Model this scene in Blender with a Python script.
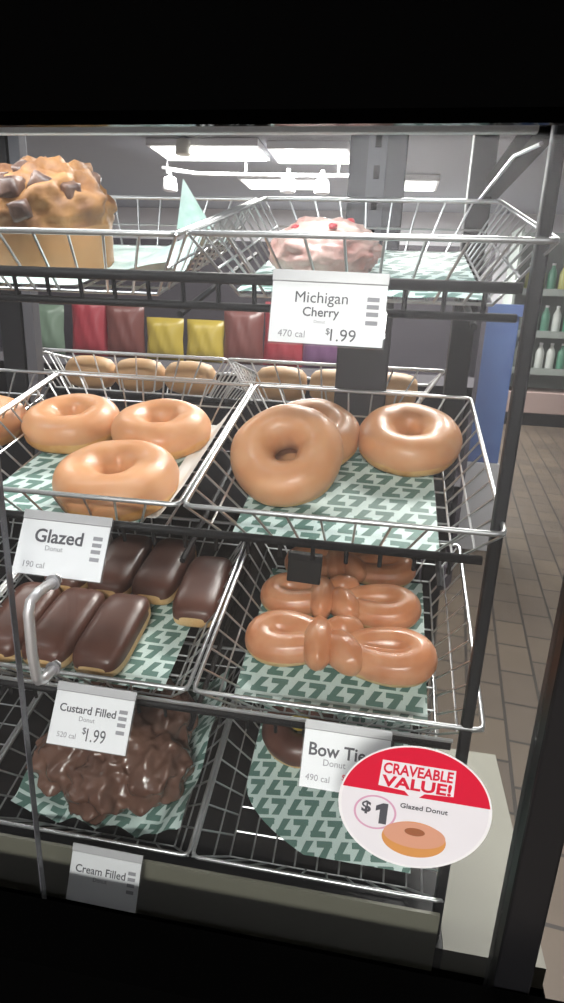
import bpy, bmesh, math, random
from mathutils import Vector, Matrix, Euler, noise
for o in list(bpy.data.objects):
    bpy.data.objects.remove(o)
S = bpy.context.scene
C = S.collection
PI = math.pi

# ------------------------------------------------------------------ camera
cd = bpy.data.cameras.new('camera')
cam = bpy.data.objects.new('camera', cd)
C.objects.link(cam)
fw = Vector((-0.14726583, 0.94092993, -0.30489941))
rt = Vector((0.98523988, 0.1667448, 0.03871111))
up = Vector((-0.08726483, 0.29469823, 0.9515975))
m = Matrix.Identity(4)
for i in range(3):
    m[i][0] = rt[i]; m[i][1] = up[i]; m[i][2] = -fw[i]
m.translation = (0.14374324, -0.42982446, 0.10103128)
cam.matrix_world = m
cd.sensor_fit = 'VERTICAL'
cd.sensor_height = 36.0
cd.lens = 606.505 / 1003.0 * 36.0
cd.clip_start = 0.02
cd.clip_end = 60
S.camera = cam

# ------------------------------------------------------------------ view, world, big lights
vs = S.view_settings
vs.view_transform = 'Standard'
vs.look = 'None'
vs.gamma = 1
vs.use_curve_mapping = False
vs.exposure = 0.7
W = bpy.data.worlds.new('world')
S.world = W
W.use_nodes = True
W.node_tree.nodes['Background'].inputs[0].default_value = (0.86, 0.9, 1.0, 1)
W.node_tree.nodes['Background'].inputs[1].default_value = 0.35


def area(name, loc, rot, sx, sy, power, col=(1, 1, 1)):
    l = bpy.data.lights.new(name, 'AREA')
    l.shape = 'RECTANGLE'; l.size = sx; l.size_y = sy; l.energy = power; l.color = col
    o = bpy.data.objects.new(name, l)
    o.location = loc; o.rotation_euler = rot
    C.objects.link(o)
    return o


CEIL = 1.5
FLOOR = -1.2
# store fluorescents plus added fill and wall-brightening lamps (the fixtures themselves are built further down)
TROFFERS = [(0.35, 1.5), (-1.6, 1.5), (0.25, -2.7), (2.3, 3.6)]  # third one is unseen, set far forward as fill for the case
for (tx, ty), pw in zip(TROFFERS, (58, 9, 85, 24)):
    area('fluorescent_or_added_light', (tx, ty, CEIL - 0.06), (0, 0, 0), 1.15, 0.3, pw, (1, 0.97, 0.93))
for tx, ty in ((-1.64, 5.75), (-0.7, 5.85), (-1.2, 7.2), (0.1, 7.2)):  # the back pair is added to brighten the far wall
    area('fluorescent_or_added_light', (tx, ty, CEIL - 0.08), (0, 0, 0), 0.9, 0.45, 105, (1, 0.98, 0.96))
# the case's own LED bar behind the added header
area('case_led_light', (-0.15, 0.004, 0.272), (math.radians(18), 0, 0), 0.7, 0.015, 1.1, (0.95, 0.98, 1.0))

# ------------------------------------------------------------------ node helpers, materials
M = {}


def mat(name, col, rough=0.5, metal=0.0, bump=None, var=None, coat=0.0, trans=0.0, sss=0.0, spec=None, emit=None):
    m = bpy.data.materials.new(name)
    m.use_nodes = True
    nt = m.node_tree
    b = nt.nodes['Principled BSDF']
    b.inputs['Base Color'].default_value = (*col, 1)
    b.inputs['Roughness'].default_value = rough
    b.inputs['Metallic'].default_value = metal
    b.inputs['Coat Weight'].default_value = coat
    b.inputs['Coat Roughness'].default_value = 0.12
    b.inputs['Transmission Weight'].default_value = trans
    if spec is not None:
        b.inputs['Specular IOR Level'].default_value = spec
    if sss:
        b.inputs['Subsurface Weight'].default_value = sss
        b.inputs['Subsurface Radius'].default_value = (0.006, 0.003, 0.0015)
        b.inputs['Subsurface Scale'].default_value = 1.0
    if emit:
        b.inputs['Emission Color'].default_value = (*emit[0], 1)
        b.inputs['Emission Strength'].default_value = emit[1]
    tc = None
    if var or bump:
        tc = nt.nodes.new('ShaderNodeTexCoord')
    if var:  # (scale, other colour, detail)
        n = nt.nodes.new('ShaderNodeTexNoise')
        n.inputs['Scale'].default_value = var[0]
        n.inputs['Detail'].default_value = 4
        nt.links.new(tc.outputs['Object'], n.inputs['Vector'])
        r = nt.nodes.new('ShaderNodeValToRGB')
        r.color_ramp.elements[0].position = 0.38
        r.color_ramp.elements[1].position = 0.66
        r.color_ramp.elements[0].color = (*col, 1)
        r.color_ramp.elements[1].color = (*var[1], 1)
        nt.links.new(n.outputs['Fac'], r.inputs[0])
        nt.links.new(r.outputs[0], b.inputs['Base Color'])
    if bump:  # (scale, strength)
        n2 = nt.nodes.new('ShaderNodeTexNoise')
        n2.inputs['Scale'].default_value = bump[0]
        n2.inputs['Detail'].default_value = 3
        nt.links.new(tc.outputs['Object'], n2.inputs['Vector'])
        bp = nt.nodes.new('ShaderNodeBump')
        bp.inputs['Strength'].default_value = bump[1]
        bp.inputs['Distance'].default_value = 0.002
        nt.links.new(n2.outputs['Fac'], bp.inputs['Height'])
        nt.links.new(bp.outputs[0], b.inputs['Normal'])
    M[name] = m
    return m


mat('chrome_wire', (0.62, 0.63, 0.64), 0.32, 0.85)
mat('pale_wire', (0.78, 0.79, 0.8), 0.35, 0.6)
mat('black_metal', (0.012, 0.012, 0.014), 0.5, 0.0, spec=0.25)
mat('black_plastic', (0.008, 0.008, 0.009), 0.35)
mat('matte_black', (0.0012, 0.0012, 0.0012), 0.95, spec=0.0)
mat('dark_grey_metal', (0.06, 0.06, 0.068), 0.45, 0.4)
mat('slot_grey', (0.13, 0.13, 0.145), 0.5, 0.3)
mat('aluminium', (0.5, 0.5, 0.52), 0.4, 0.7)
mat('chrome', (0.86, 0.86, 0.86), 0.38, 0.75)
mat('beige_panel', (0.19, 0.185, 0.145), 0.5, bump=(60, 0.05))
mat('white_card', (0.82, 0.83, 0.86), 0.35)
mat('grey_plastic', (0.5, 0.5, 0.52), 0.25)
mat('ink_dark', (0.09, 0.09, 0.105), 0.6)
mat('ink_grey', (0.3, 0.3, 0.33), 0.6)
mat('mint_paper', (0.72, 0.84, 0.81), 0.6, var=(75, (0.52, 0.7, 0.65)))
mat('plain_paper', (0.8, 0.82, 0.82), 0.6)
mat('glaze', (0.6, 0.275, 0.12), 0.42, var=(45, (0.65, 0.335, 0.17)), coat=0.1, sss=0.25, bump=(60, 0.12))
mat('dough', (0.62, 0.29, 0.08), 0.55, var=(60, (0.74, 0.44, 0.17)), sss=0.1, bump=(150, 0.25))
mat('pale_dough', (0.75, 0.53, 0.27), 0.6, var=(70, (0.66, 0.4, 0.17)), bump=(150, 0.25))
mat('bow_glaze', (0.58, 0.235, 0.11), 0.32, var=(40, (0.68, 0.34, 0.19)), coat=0.15, sss=0.2, bump=(60, 0.12))
mat('chocolate', (0.085, 0.032, 0.022), 0.38, var=(25, (0.12, 0.05, 0.036)), coat=0.1, bump=(40, 0.2))
mat('fritter', (0.125, 0.062, 0.045), 0.27, var=(35, (0.17, 0.09, 0.065)), coat=0.3, bump=(130, 0.45))
mat('muffin', (0.38, 0.185, 0.066), 0.6, var=(34, (0.15, 0.06, 0.026)), bump=(70, 0.5))
mat('muffin_cup', (0.37, 0.19, 0.08), 0.5, var=(30, (0.36, 0.18, 0.07)))
mat('choc_chunk', (0.06, 0.03, 0.024), 0.4, var=(60, (0.2, 0.12, 0.09)), bump=(120, 0.4))
mat('cherry_cake', (0.66, 0.47, 0.41), 0.35, var=(38, (0.48, 0.22, 0.19)), coat=0.3, bump=(80, 0.5))
mat('cherry_bit', (0.45, 0.05, 0.06), 0.3)
mat('white_glaze', (0.8, 0.74, 0.7), 0.25)
mat('sticker_white', (0.86, 0.84, 0.87), 0.3)
mat('sticker_red', (0.72, 0.012, 0.045), 0.3)
mat('sticker_pink', (0.72, 0.4, 0.55), 0.3)
mat('sticker_rim', (0.93, 0.92, 0.93), 0.3)
mat('print_orange', (0.72, 0.33, 0.1), 0.35)
mat('print_glaze', (0.72, 0.36, 0.24), 0.35)
mat('print_hole', (0.36, 0.13, 0.06), 0.35)
mat('print_light', (0.86, 0.62, 0.5), 0.35)
mat('ceiling_tile', (0.3, 0.32, 0.36), 0.8, bump=(20, 0.2))
mat('wall_paint', (0.66, 0.65, 0.68), 0.8)
mat('lamp_glow', (1, 1, 1), 0.5, emit=((1, 0.98, 0.95), 2.2))
mat('fixture_white', (0.8, 0.8, 0.82), 0.4)
mat('fixture_cream', (0.75, 0.74, 0.66), 0.4)
mat('gondola', (0.04, 0.034, 0.045), 0.6)
mat('gondola_edge', (0.2, 0.19, 0.21), 0.5)
mat('red_bag', (0.3, 0.035, 0.05), 0.35)
mat('dark_red_bag', (0.15, 0.05, 0.045), 0.35)
mat('yellow_bag', (0.4, 0.3, 0.05), 0.35)
mat('green_bag', (0.14, 0.2, 0.15), 0.35)
mat('purple_bag', (0.14, 0.06, 0.14), 0.35)
mat('blue_card', (0.06, 0.1, 0.26), 0.5, var=(3, (0.09, 0.16, 0.36)))
mat('pale_card', (0.42, 0.42, 0.44), 0.6)
mat('cooler_body', (0.25, 0.28, 0.26), 0.5)
mat('cooler_kick', (0.3, 0.22, 0.2), 0.6)
mat('bottle_white', (0.68, 0.72, 0.68), 0.3)
mat('bottle_green', (0.12, 0.32, 0.22), 0.3)
mat('bottle_yellow', (0.55, 0.55, 0.2), 0.3)
mat('fried_roll', (0.58, 0.33, 0.15), 0.5, var=(30, (0.66, 0.42, 0.22)))


def paper_material():
    m = bpy.data.materials.new('seven_paper')
    m.use_nodes = True
    nt = m.node_tree
    L = nt.links.new
    b = nt.nodes['Principled BSDF']
    b.inputs['Roughness'].default_value = 0.55
    uv = nt.nodes.new('ShaderNodeUVMap')
    sep = nt.nodes.new('ShaderNodeSeparateXYZ')
    L(uv.outputs[0], sep.inputs[0])

    def mth(op, a, b_=None, c=None):
        n = nt.nodes.new('ShaderNodeMath')
        n.operation = op
        for k, v in enumerate((a, b_, c)):
            if v is None:
                continue
            if isinstance(v, (int, float)):
                n.inputs[k].default_value = v
            else:
                L(v, n.inputs[k])
        return n.outputs[0]
    v0 = mth('DIVIDE', sep.outputs[1], 0.0225)
    row = mth('FLOOR', v0)
    u0 = mth('ADD', mth('DIVIDE', sep.outputs[0], 0.0185), mth('MULTIPLY', row, 1.37))
    fu = mth('FRACT', u0)
    fv = mth('FRACT', v0)
    odd = mth('MODULO', mth('ABSOLUTE', mth('FLOOR', u0)), 2.0)
    # every other figure is turned upside down
    x = mth('ADD', mth('MULTIPLY', fu, mth('SUBTRACT', 1.0, mth('MULTIPLY', odd, 2.0))), odd)
    y = mth('ADD', mth('MULTIPLY', fv, mth('SUBTRACT', 1.0, mth('MULTIPLY', odd, 2.0))), odd)

    def inside(val, lo, hi):
        return mth('MULTIPLY', mth('GREATER_THAN', val, lo), mth('LESS_THAN', val, hi))
    top = mth('MULTIPLY', inside(y, 0.62, 0.92), inside(x, 0.06, 0.93))
    # curved stem: centre runs from right under the bar to the lower left
    yy = mth('SUBTRACT', 0.86, y)
    cx = mth('SUBTRACT', 0.8, mth('MULTIPLY', mth('POWER', mth('MAXIMUM', yy, 0.0), 1.05), 0.62))
    stem = mth('MULTIPLY', mth('LESS_THAN', mth('ABSOLUTE', mth('SUBTRACT', x, cx)), mth('ADD', 0.165, mth('MULTIPLY', yy, 0.07))), inside(y, 0.08, 0.86))
    seven = mth('MAXIMUM', top, stem)
    mix = nt.nodes.new('ShaderNodeMix')
    mix.data_type = 'RGBA'
    L(seven, mix.inputs[0])
    mix.inputs[6].default_value = (0.58, 0.71, 0.68, 1)
    mix.inputs[7].default_value = (0.105, 0.205, 0.175, 1)
    L(mix.outputs[2], b.inputs['Base Color'])
    M['seven_paper'] = m


paper_material()


def glass_material(name, tint, haze=0.0):
    m = bpy.data.materials.new(name)
    m.use_nodes = True
    nt = m.node_tree
    nt.nodes.clear()
    out = nt.nodes.new('ShaderNodeOutputMaterial')
    tr = nt.nodes.new('ShaderNodeBsdfTransparent')
    tr.inputs[0].default_value = (*tint, 1)
    gl = nt.nodes.new('ShaderNodeBsdfGlossy')
    gl.inputs['Roughness'].default_value = 0.02
    lw = nt.nodes.new('ShaderNodeLayerWeight')
    pw = nt.nodes.new('ShaderNodeMath')
    pw.operation = 'POWER'
    pw.inputs[1].default_value = 5.0
    nt.links.new(lw.outputs['Facing'], pw.inputs[0])
    fr = nt.nodes.new('ShaderNodeMath')
    fr.operation = 'MULTIPLY_ADD'
    fr.inputs[1].default_value = 0.9
    fr.inputs[2].default_value = 0.025
    nt.links.new(pw.outputs[0], fr.inputs[0])
    mx = nt.nodes.new('ShaderNodeMixShader')
    nt.links.new(fr.outputs[0], mx.inputs[0])
    nt.links.new(tr.outputs[0], mx.inputs[1])
    nt.links.new(gl.outputs[0], mx.inputs[2])
    df = nt.nodes.new('ShaderNodeBsdfDiffuse')
    df.inputs[0].default_value = (0.8, 0.8, 0.8, 1)
    m2 = nt.nodes.new('ShaderNodeMixShader')
    m2.inputs[0].default_value = haze
    nt.links.new(mx.outputs[0], m2.inputs[1])
    nt.links.new(df.outputs[0], m2.inputs[2])
    nt.links.new(m2.outputs[0], out.inputs[0])
    M[name] = m


glass_material('door_glass', (0.97, 0.98, 0.975), 0.007)
glass_material('clear_plastic', (0.93, 0.93, 0.94), 0.05)


def tile_material():
    m = bpy.data.materials.new('floor_tiles')
    m.use_nodes = True
    nt = m.node_tree
    b = nt.nodes['Principled BSDF']
    b.inputs['Roughness'].default_value = 0.5
    tc = nt.nodes.new('ShaderNodeTexCoord')
    mp = nt.nodes.new('ShaderNodeMapping')
    mp.inputs['Rotation'].default_value = (0, 0, math.radians(90 + 6))
    br = nt.nodes.new('ShaderNodeTexBrick')
    br.inputs['Scale'].default_value = 1.0
    br.inputs['Brick Width'].default_value = 0.21
    br.inputs['Row Height'].default_value = 0.125
    br.inputs['Mortar Size'].default_value = 0.006
    br.inputs['Mortar Smooth'].default_value = 0.2
    br.inputs['Color1'].default_value = (0.092, 0.07, 0.05, 1)
    br.inputs['Color2'].default_value = (0.068, 0.052, 0.04, 1)
    br.inputs['Mortar'].default_value = (0.022, 0.017, 0.014, 1)
    nt.links.new(tc.outputs['Object'], mp.inputs[0])
    nt.links.new(mp.outputs[0], br.inputs[0])
    ns = nt.nodes.new('ShaderNodeTexNoise')
    ns.inputs['Scale'].default_value = 2.2
    ns.inputs['Detail'].default_value = 5
    nt.links.new(tc.outputs['Object'], ns.inputs[0])
    mx = nt.nodes.new('ShaderNodeMix')
    mx.data_type = 'RGBA'
    mx.blend_type = 'OVERLAY'
    mx.inputs[0].default_value = 0.5
    nt.links.new(br.outputs[0], mx.inputs[6])
    nt.links.new(ns.outputs['Fac'], mx.inputs[7])
    nt.links.new(mx.outputs[2], b.inputs['Base Color'])
    M['floor_tiles'] = m


tile_material()


# ------------------------------------------------------------------ geometry helpers
class MB:
    def __init__(s):
        s.v = []; s.f = []; s.uv = None

    def box(s, x0, x1, y0, y1, z0, z1):
        n = len(s.v)
        s.v += [Vector(p) for p in ((x0, y0, z0), (x1, y0, z0), (x1, y1, z0), (x0, y1, z0), (x0, y0, z1), (x1, y0, z1), (x1, y1, z1), (x0, y1, z1))]
        s.f += [tuple(n + i for i in q) for q in ((3, 2, 1, 0), (4, 5, 6, 7), (0, 1, 5, 4), (1, 2, 6, 5), (2, 3, 7, 6), (3, 0, 4, 7))]
        return s

    def tube(s, pts, r, sides=6, closed=False, radii=None):
        pts = [Vector(p) for p in pts]
        n = len(pts)
        base = len(s.v)
        ref = None
        for i, p in enumerate(pts):
            if closed:
                d = pts[(i + 1) % n] - pts[i - 1]
            else:
                d = pts[min(i + 1, n - 1)] - pts[max(i - 1, 0)]
            d.normalize()
            if ref is None:
                a = Vector((0, 0, 1)) if abs(d.z) < 0.9 else Vector((1, 0, 0))
                ref = (a - d * a.dot(d)).normalized()
            else:
                ref = (ref - d * ref.dot(d)).normalized()
            q = d.cross(ref)
            rr = radii[i] if radii else r
            for k in range(sides):
                t = 2 * PI * k / sides
                s.v.append(p + (ref * math.cos(t) + q * math.sin(t)) * rr)
        for i in range(n if closed else n - 1):
            j = (i + 1) % n
            for k in range(sides):
                l = (k + 1) % sides
                s.f.append((base + i * sides + k, base + i * sides + l, base + j * sides + l, base + j * sides + k))
        if not closed:
            s.f.append(tuple(base + k for k in reversed(range(sides))))
            s.f.append(tuple(base + (n - 1) * sides + k for k in range(sides)))
        return s

    def lathe(s, prof, seg=24, cx=0, cy=0, fn=None):
        b = len(s.v)
        for (r, z) in prof:
            for k in range(seg):
                t = 2 * PI * k / seg
                p = Vector((cx + r * math.cos(t), cy + r * math.sin(t), z))
                s.v.append(fn(p) if fn else p)
        for i in range(len(prof) - 1):
            for k in range(seg):
                l = (k + 1) % seg
                s.f.append((b + i * seg + k, b + i * seg + l, b + (i + 1) * seg + l, b + (i + 1) * seg + k))
        s.f.append(tuple(b + k for k in reversed(range(seg))))
        s.f.append(tuple(b + (len(prof) - 1) * seg + k for k in range(seg)))
        return s

    def poly(s, pts):
        b = len(s.v)
        s.v += [Vector(p) for p in pts]
        s.f.append(tuple(range(b, b + len(pts))))
        return s

    def prism(s, pts, y0, y1):  # outline in x,z, from y0 (front) to y1
        b = len(s.v); n = len(pts)
        s.v += [Vector((x, y0, z)) for x, z in pts] + [Vector((x, y1, z)) for x, z in pts]
        s.f.append(tuple(range(b, b + n)))
        s.f.append(tuple(reversed(range(b + n, b + 2 * n))))
        for i in range(n):
            j = (i + 1) % n
            s.f.append((b + j, b + i, b + n + i, b + n + j))
        return s

    def mesh(s, name, smooth=False):
        me = bpy.data.meshes.new(name)
        me.from_pydata([tuple(v) for v in s.v], [], s.f)
        if s.uv:
            l = me.uv_layers.new(name='UVMap')
            for lp in me.loops:
                l.data[lp.index].uv = s.uv[lp.vertex_index]
        me.update()
        bm = bmesh.new(); bm.from_mesh(me)
        bmesh.ops.recalc_face_normals(bm, faces=bm.faces)
        bm.to_mesh(me); bm.free()
        if smooth:
            for p in me.polygons:
                p.use_smooth = True
        return me

    def build(s, name, material, parent=None, smooth=False, bevel=0.0):
        o = bpy.data.objects.new(name, s.mesh(name, smooth))
        o.data.materials.append(M[material])
        C.objects.link(o)
        if parent:
            o.parent = parent
        if bevel:
            md = o.modifiers.new('bevel', 'BEVEL')
            md.width = bevel; md.segments = 2; md.limit_method = 'ANGLE'
        return o


def meshobj(name, me, material, parent=None):
    o = bpy.data.objects.new(name, me)
    if not me.materials:
        me.materials.append(M[material])
    C.objects.link(o)
    if parent:
        o.parent = parent
    return o


def tag(o, label, cat, group=None):
    o['label'] = label; o['category'] = cat
    if group:
        o['group'] = group
    return o


def struct(o):
    o['kind'] = 'structure'
    return o


def thing(name, label, cat, mw=None, group=None):
    o = bpy.data.objects.new(name, None)
    o.empty_display_size = 0.02
    C.objects.link(o)
    if mw is not None:
        o.matrix_world = mw
    return tag(o, label, cat, group)


def dup(root, mw, label, group=None):
    def rec(o, par):
        c = o.copy()
        C.objects.link(c)
        if par:
            c.parent = par
        for ch in list(o.children):
            rec(ch, c)
        return c
    r = rec(root, None)
    r.matrix_world = mw
    r['label'] = label
    if group:
        r['group'] = group
    return r


def evaluated(ob, name):
    dg = bpy.context.evaluated_depsgraph_get()
    me = bpy.data.meshes.new_from_object(ob.evaluated_get(dg))
    me.name = name
    return me


def remeshed(mb, voxel, smooth_it=6, name='shape'):
    o = bpy.data.objects.new('temporary', mb.mesh('temporary'))
    C.objects.link(o)
    r = o.modifiers.new('r', 'REMESH'); r.mode = 'VOXEL'; r.voxel_size = voxel; r.use_smooth_shade = True
    s = o.modifiers.new('s', 'SMOOTH'); s.iterations = smooth_it; s.factor = 0.5
    me = evaluated(o, name)
    bpy.data.objects.remove(o)
    for p in me.polygons:
        p.use_smooth = True
    return me


def split_mesh(me, test, n1, n2):
    """two meshes from one: faces where test(centre) is true, and the rest"""
    out = []
    for want, nm in ((True, n1), (False, n2)):
        bm = bmesh.new(); bm.from_mesh(me)
        kill = [f for f in bm.faces if test(f.calc_center_median()) != want]
        bmesh.ops.delete(bm, geom=kill, context='FACES')
        mm = bpy.data.meshes.new(nm)
        bm.to_mesh(mm); bm.free()
        for p in mm.polygons:
            p.use_smooth = True
        out.append(mm)
    return out


_text_cache = {}


def text_mesh(body, width=None, height=None, bold=0.0, shear=0.0):
    cu = bpy.data.curves.new('lettering', 'FONT')
    cu.body = body
    cu.align_x = 'CENTER'; cu.align_y = 'CENTER'
    cu.size = 1.0; cu.offset = bold; cu.shear = shear
    cu.extrude = 0.004
    cu.resolution_u = 3
    o = bpy.data.objects.new('temporary', cu)
    C.objects.link(o)
    me = evaluated(o, 'lettering')
    bpy.data.objects.remove(o)
    xs = [v.co.x for v in me.vertices]; ys = [v.co.y for v in me.vertices]
    w = max(xs) - min(xs); h = max(ys) - min(ys)
    cx = (max(xs) + min(xs)) / 2; cy = (max(ys) + min(ys)) / 2
    sx = width / w if width else height / h
    sy = height / h if height else sx
    for v in me.vertices:   # lies in x,z facing -y
        x, y, z = v.co
        v.co = ((x - cx) * sx, -z * 0.02, (y - cy) * sy)
    return me


def lettering(body, x, z, y, parent, material, width=None, height=None, bold=0.0, name='lettering'):
    o = meshobj(name, text_mesh(body, width, height, bold), material, parent)
    o.location = (x, y, z)
    return o


# ------------------------------------------------------------------ the store around the case
struct(MB().box(-6, 6, -3.5, 9.6, FLOOR - 0.05, FLOOR).build('floor', 'floor_tiles'))
struct(MB().box(-6, 6, -3.5, 9.6, CEIL, CEIL + 0.05).build('ceiling', 'ceiling_tile'))
struct(MB().box(-6, 6, 9.5, 9.6, FLOOR, CEIL).build('wall_back', 'wall_paint'))
struct(MB().box(-6, 6, -3.6, -3.5, FLOOR, CEIL).build('wall_front', 'wall_paint'))
struct(MB().box(-6.1, -6, -3.5, 9.5, FLOOR, CEIL).build('wall_left', 'wall_paint'))
struct(MB().box(6, 6.1, -3.5, 9.5, FLOOR, CEIL).build('wall_right', 'wall_paint'))

first = None
tro = ['fluorescent ceiling panel above the donut case, out over its right half', 'fluorescent ceiling panel above the snack rack',
       'unseen ceiling panel added as front fill, over the aisle before the case', 'fluorescent ceiling panel over the tiled aisle']
for (tx, ty), lb in zip(TROFFERS, tro):
    t = thing('ceiling_light', lb, 'light', Matrix.Translation((tx, ty, CEIL)), 'fluorescent ceiling panels')
    MB().box(-0.62, 0.62, -0.2, 0.2, -0.05, -0.001).build('light_frame', 'fixture_white', t, bevel=0.005)
    MB().box(-0.58, 0.58, -0.16, 0.16, -0.055, -0.051).build('diffuser', 'lamp_glow', t)
for (x0, x1, yy, lb) in ((-2.15, -1.12, 5.75, 'long bright ceiling light seen above the paper cone in the top left basket'),
                         (-1.65, -0.75, 7.2, 'added ceiling light brightening the far wall, behind the spotlight track'),
                         (-0.35, 0.55, 7.2, 'added ceiling light brightening the far wall, behind the black slotted upright'),
                         (-1.06, -0.33, 5.85, 'shorter bright ceiling light just left of the black slotted upright')):
    t = thing('ceiling_light', lb, 'light', Matrix.Translation(((x0 + x1) / 2, yy, CEIL)), 'fluorescent ceiling panels')
    h = (x1 - x0) / 2
    MB().box(-h, h, -0.3, 0.3, -0.06, -0.001).build('light_frame', 'fixture_white', t, bevel=0.005)
    MB().box(-h + 0.03, h - 0.03, -0.26, 0.26, -0.066, -0.061).build('diffuser', 'lamp_glow', t)

t = thing('track_rail', 'thin grey spotlight track hung below the store ceiling', 'light track', Matrix.Translation((-1.05, 6, 1.34)))
MB().tube([(-1.15, 0, 0.03), (-0.8, 0, -0.02), (0.2, 0, -0.03), (1.2, 0, -0.03)], 0.018).build('rail', 'aluminium', t)
for x in (-1.1, -0.3, 0.6, 1.15):
    MB().tube([(x, 0, -0.02), (x, 0, 0.159)], 0.01).build('hanger', 'aluminium', t)


def spot(x, z, y, lb, mt):
    t = thing('spotlight', lb, 'spotlight', Matrix.Translation((x, y, z)), 'spotlights on the ceiling track')
    MB().tube([(0, 0, 0.0), (0, 0, 0.075)], 0.02, 8).build('stem', 'aluminium', t)
    MB().lathe([(0.035, 0), (0.06, -0.01), (0.075, -0.12), (0.06, -0.13)], 14).build('shade', mt, t, True)


spot(-2.12, 1.29, 6.0, 'white spotlight at the left end of the ceiling track, beside the muffin', 'fixture_white')
spot(-1.78, 1.48, 5.4, 'cream spotlight above the paper cone', 'fixture_cream')
spot(-0.93, 1.29, 6.0, 'white spotlight above the glazed cherry pastry', 'fixture_white')
spot(-0.6, 1.28, 6.0, 'white spotlight nearest the black slotted upright', 'fixture_white')

# candy rack seen between the top and second shelf
gond = thing('snack_rack', 'dark store rack holding red and yellow snack bags behind the case', 'rack', Matrix.Translation((-0.75, 2.9, FLOOR)))
MB().box(-1.3, 1.3, 0.0, 0.06, 0, 1.62).build('back_panel', 'gondola', gond)
MB().box(-1.3, 1.3, -0.5, 0.0, 0, 0.12).build('base', 'gondola', gond)
for z in (0.55, 1.02):
    MB().box(-1.3, 1.3, -0.42, 0.0, z - 0.02, z).build('shelf_board', 'gondola', gond)
    MB().box(-1.3, 1.3, -0.43, -0.42, z - 0.035, z + 0.01).build('price_rail', 'gondola_edge', gond)
for x in (-1.32, 1.3):
    MB().box(x, x + 0.02, -0.42, 0.06, 0, 1.62).build('side_panel', 'gondola', gond)


def bag_mesh(w, h, d):
    mb = MB()
    nx, nz = 10, 12
    for side in (-1, 1):
        b = len(mb.v)
        for j in range(nz + 1):
            for i in range(nx + 1):
                a = i / nx * 2 - 1; c = j / nz * 2 - 1
                th = max(0.0, (1 - abs(a) ** 2.6)) ** 0.5 * max(0.0, (1 - abs(c) ** 3)) ** 0.6
                wr = 0.006 * math.sin(9 * a + 4 * c)
                mb.v.append(Vector((a * w / 2 * (1 - 0.05 * (1 - abs(c)) ** 2), side * (d / 2 * th + 0.001) + wr * th, (c + 1) / 2 * h)))
        for j in range(nz):
            for i in range(nx):
                q = b + j * (nx + 1) + i
                mb.f.append((q, q + 1, q + nx + 2, q + nx + 1))
    return mb.mesh('snack_bag', True)


bags = [(-1.62, 'green_bag', 'dull green snack bag at the left end of the rack'), (-1.38, 'red_bag', 'red snack bag beside the green one on the rack'),
        (-1.18, 'dark_red_bag', 'dark red snack bag between the red and yellow bags'), (-0.97, 'yellow_bag', 'yellow snack bag, left of the two yellow ones on the rack'),
        (-0.76, 'yellow_bag', 'yellow snack bag beside the brownish red one on the rack'), (-0.56, 'dark_red_bag', 'brownish red snack bag right of the yellow pair'),
        (-0.36, 'red_bag', 'red snack bag behind the left edge of the cherry price tag'), (-0.16, 'purple_bag', 'purple snack bag hidden mostly by the cherry price tag')]
random.seed(4)
for x, mt, lb in bags:
    me = bag_mesh(0.2, {'yellow_bag': 0.2, 'red_bag': 0.28}.get(mt, 0.24) + random.random() * 0.03, 0.09)
    o = meshobj('snack_bag', me, mt)
    o.location = (x, 2.62, FLOOR + 1.021)
    o.rotation_euler = (random.uniform(-0.08, 0), 0, random.uniform(-0.12, 0.12))
    tag(o, lb, 'snack bag', 'snack bags on the rack')

# blue floor display at the right
t = thing('floor_display', 'blue cardboard floor display with pale foot, seen between the right posts', 'display stand', Matrix.Translation((0.62, 3.0, FLOOR)))
MB().box(-0.14, 0.19, 0, 0.3, 0.52, 1.3).build('blue_body', 'blue_card', t, bevel=0.004)
MB().box(-0.15, 0.2, -0.01, 0.31, 0.0, 0.52).build('pale_foot', 'pale_card', t, bevel=0.004)
MB().box(-0.15, 0.2, -0.03, 0.31, 1.3, 1.36).build('top_sign', 'blue_card', t, bevel=0.004)

# cooler shelf far right
t = thing('open_cooler', 'pale open drinks cooler across the aisle at far right', 'cooler', Matrix.Translation((2.35, 7.6, FLOOR)))
MB().box(-0.75, 0.9, 0.5, 0.56, 0.0, 2.3).build('back_panel', 'cooler_body', t)
MB().box(-0.75, 0.9, -0.06, 0.5, 0.16, 0.42).build('tub', 'cooler_kick', t, bevel=0.01)
MB().box(-0.75, 0.9, -0.02, 0.5, 0.0, 0.16).build('kick_plate', 'black_plastic', t)
for z in (0.68, 1.12, 1.6):
    MB().box(-0.75, 0.9, 0.02, 0.5, z - 0.03, z).build('shelf_board', 'cooler_body', t)
    MB().box(-0.75, 0.9, 0.0, 0.02, z - 0.05, z + 0.03).build('price_rail', 'cooler_body', t)
for x in (-0.78, 0.9):
    MB().box(x, x + 0.03, -0.06, 0.56, 0.0, 2.3).build('side_panel', 'cooler_body', t)
names = {0: ('bottle_white', 'white'), 1: ('bottle_green', 'green'), 2: ('bottle_yellow', 'yellowish')}
ordn = ['first', 'second', 'third', 'fourth', 'fifth', 'sixth']
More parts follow.
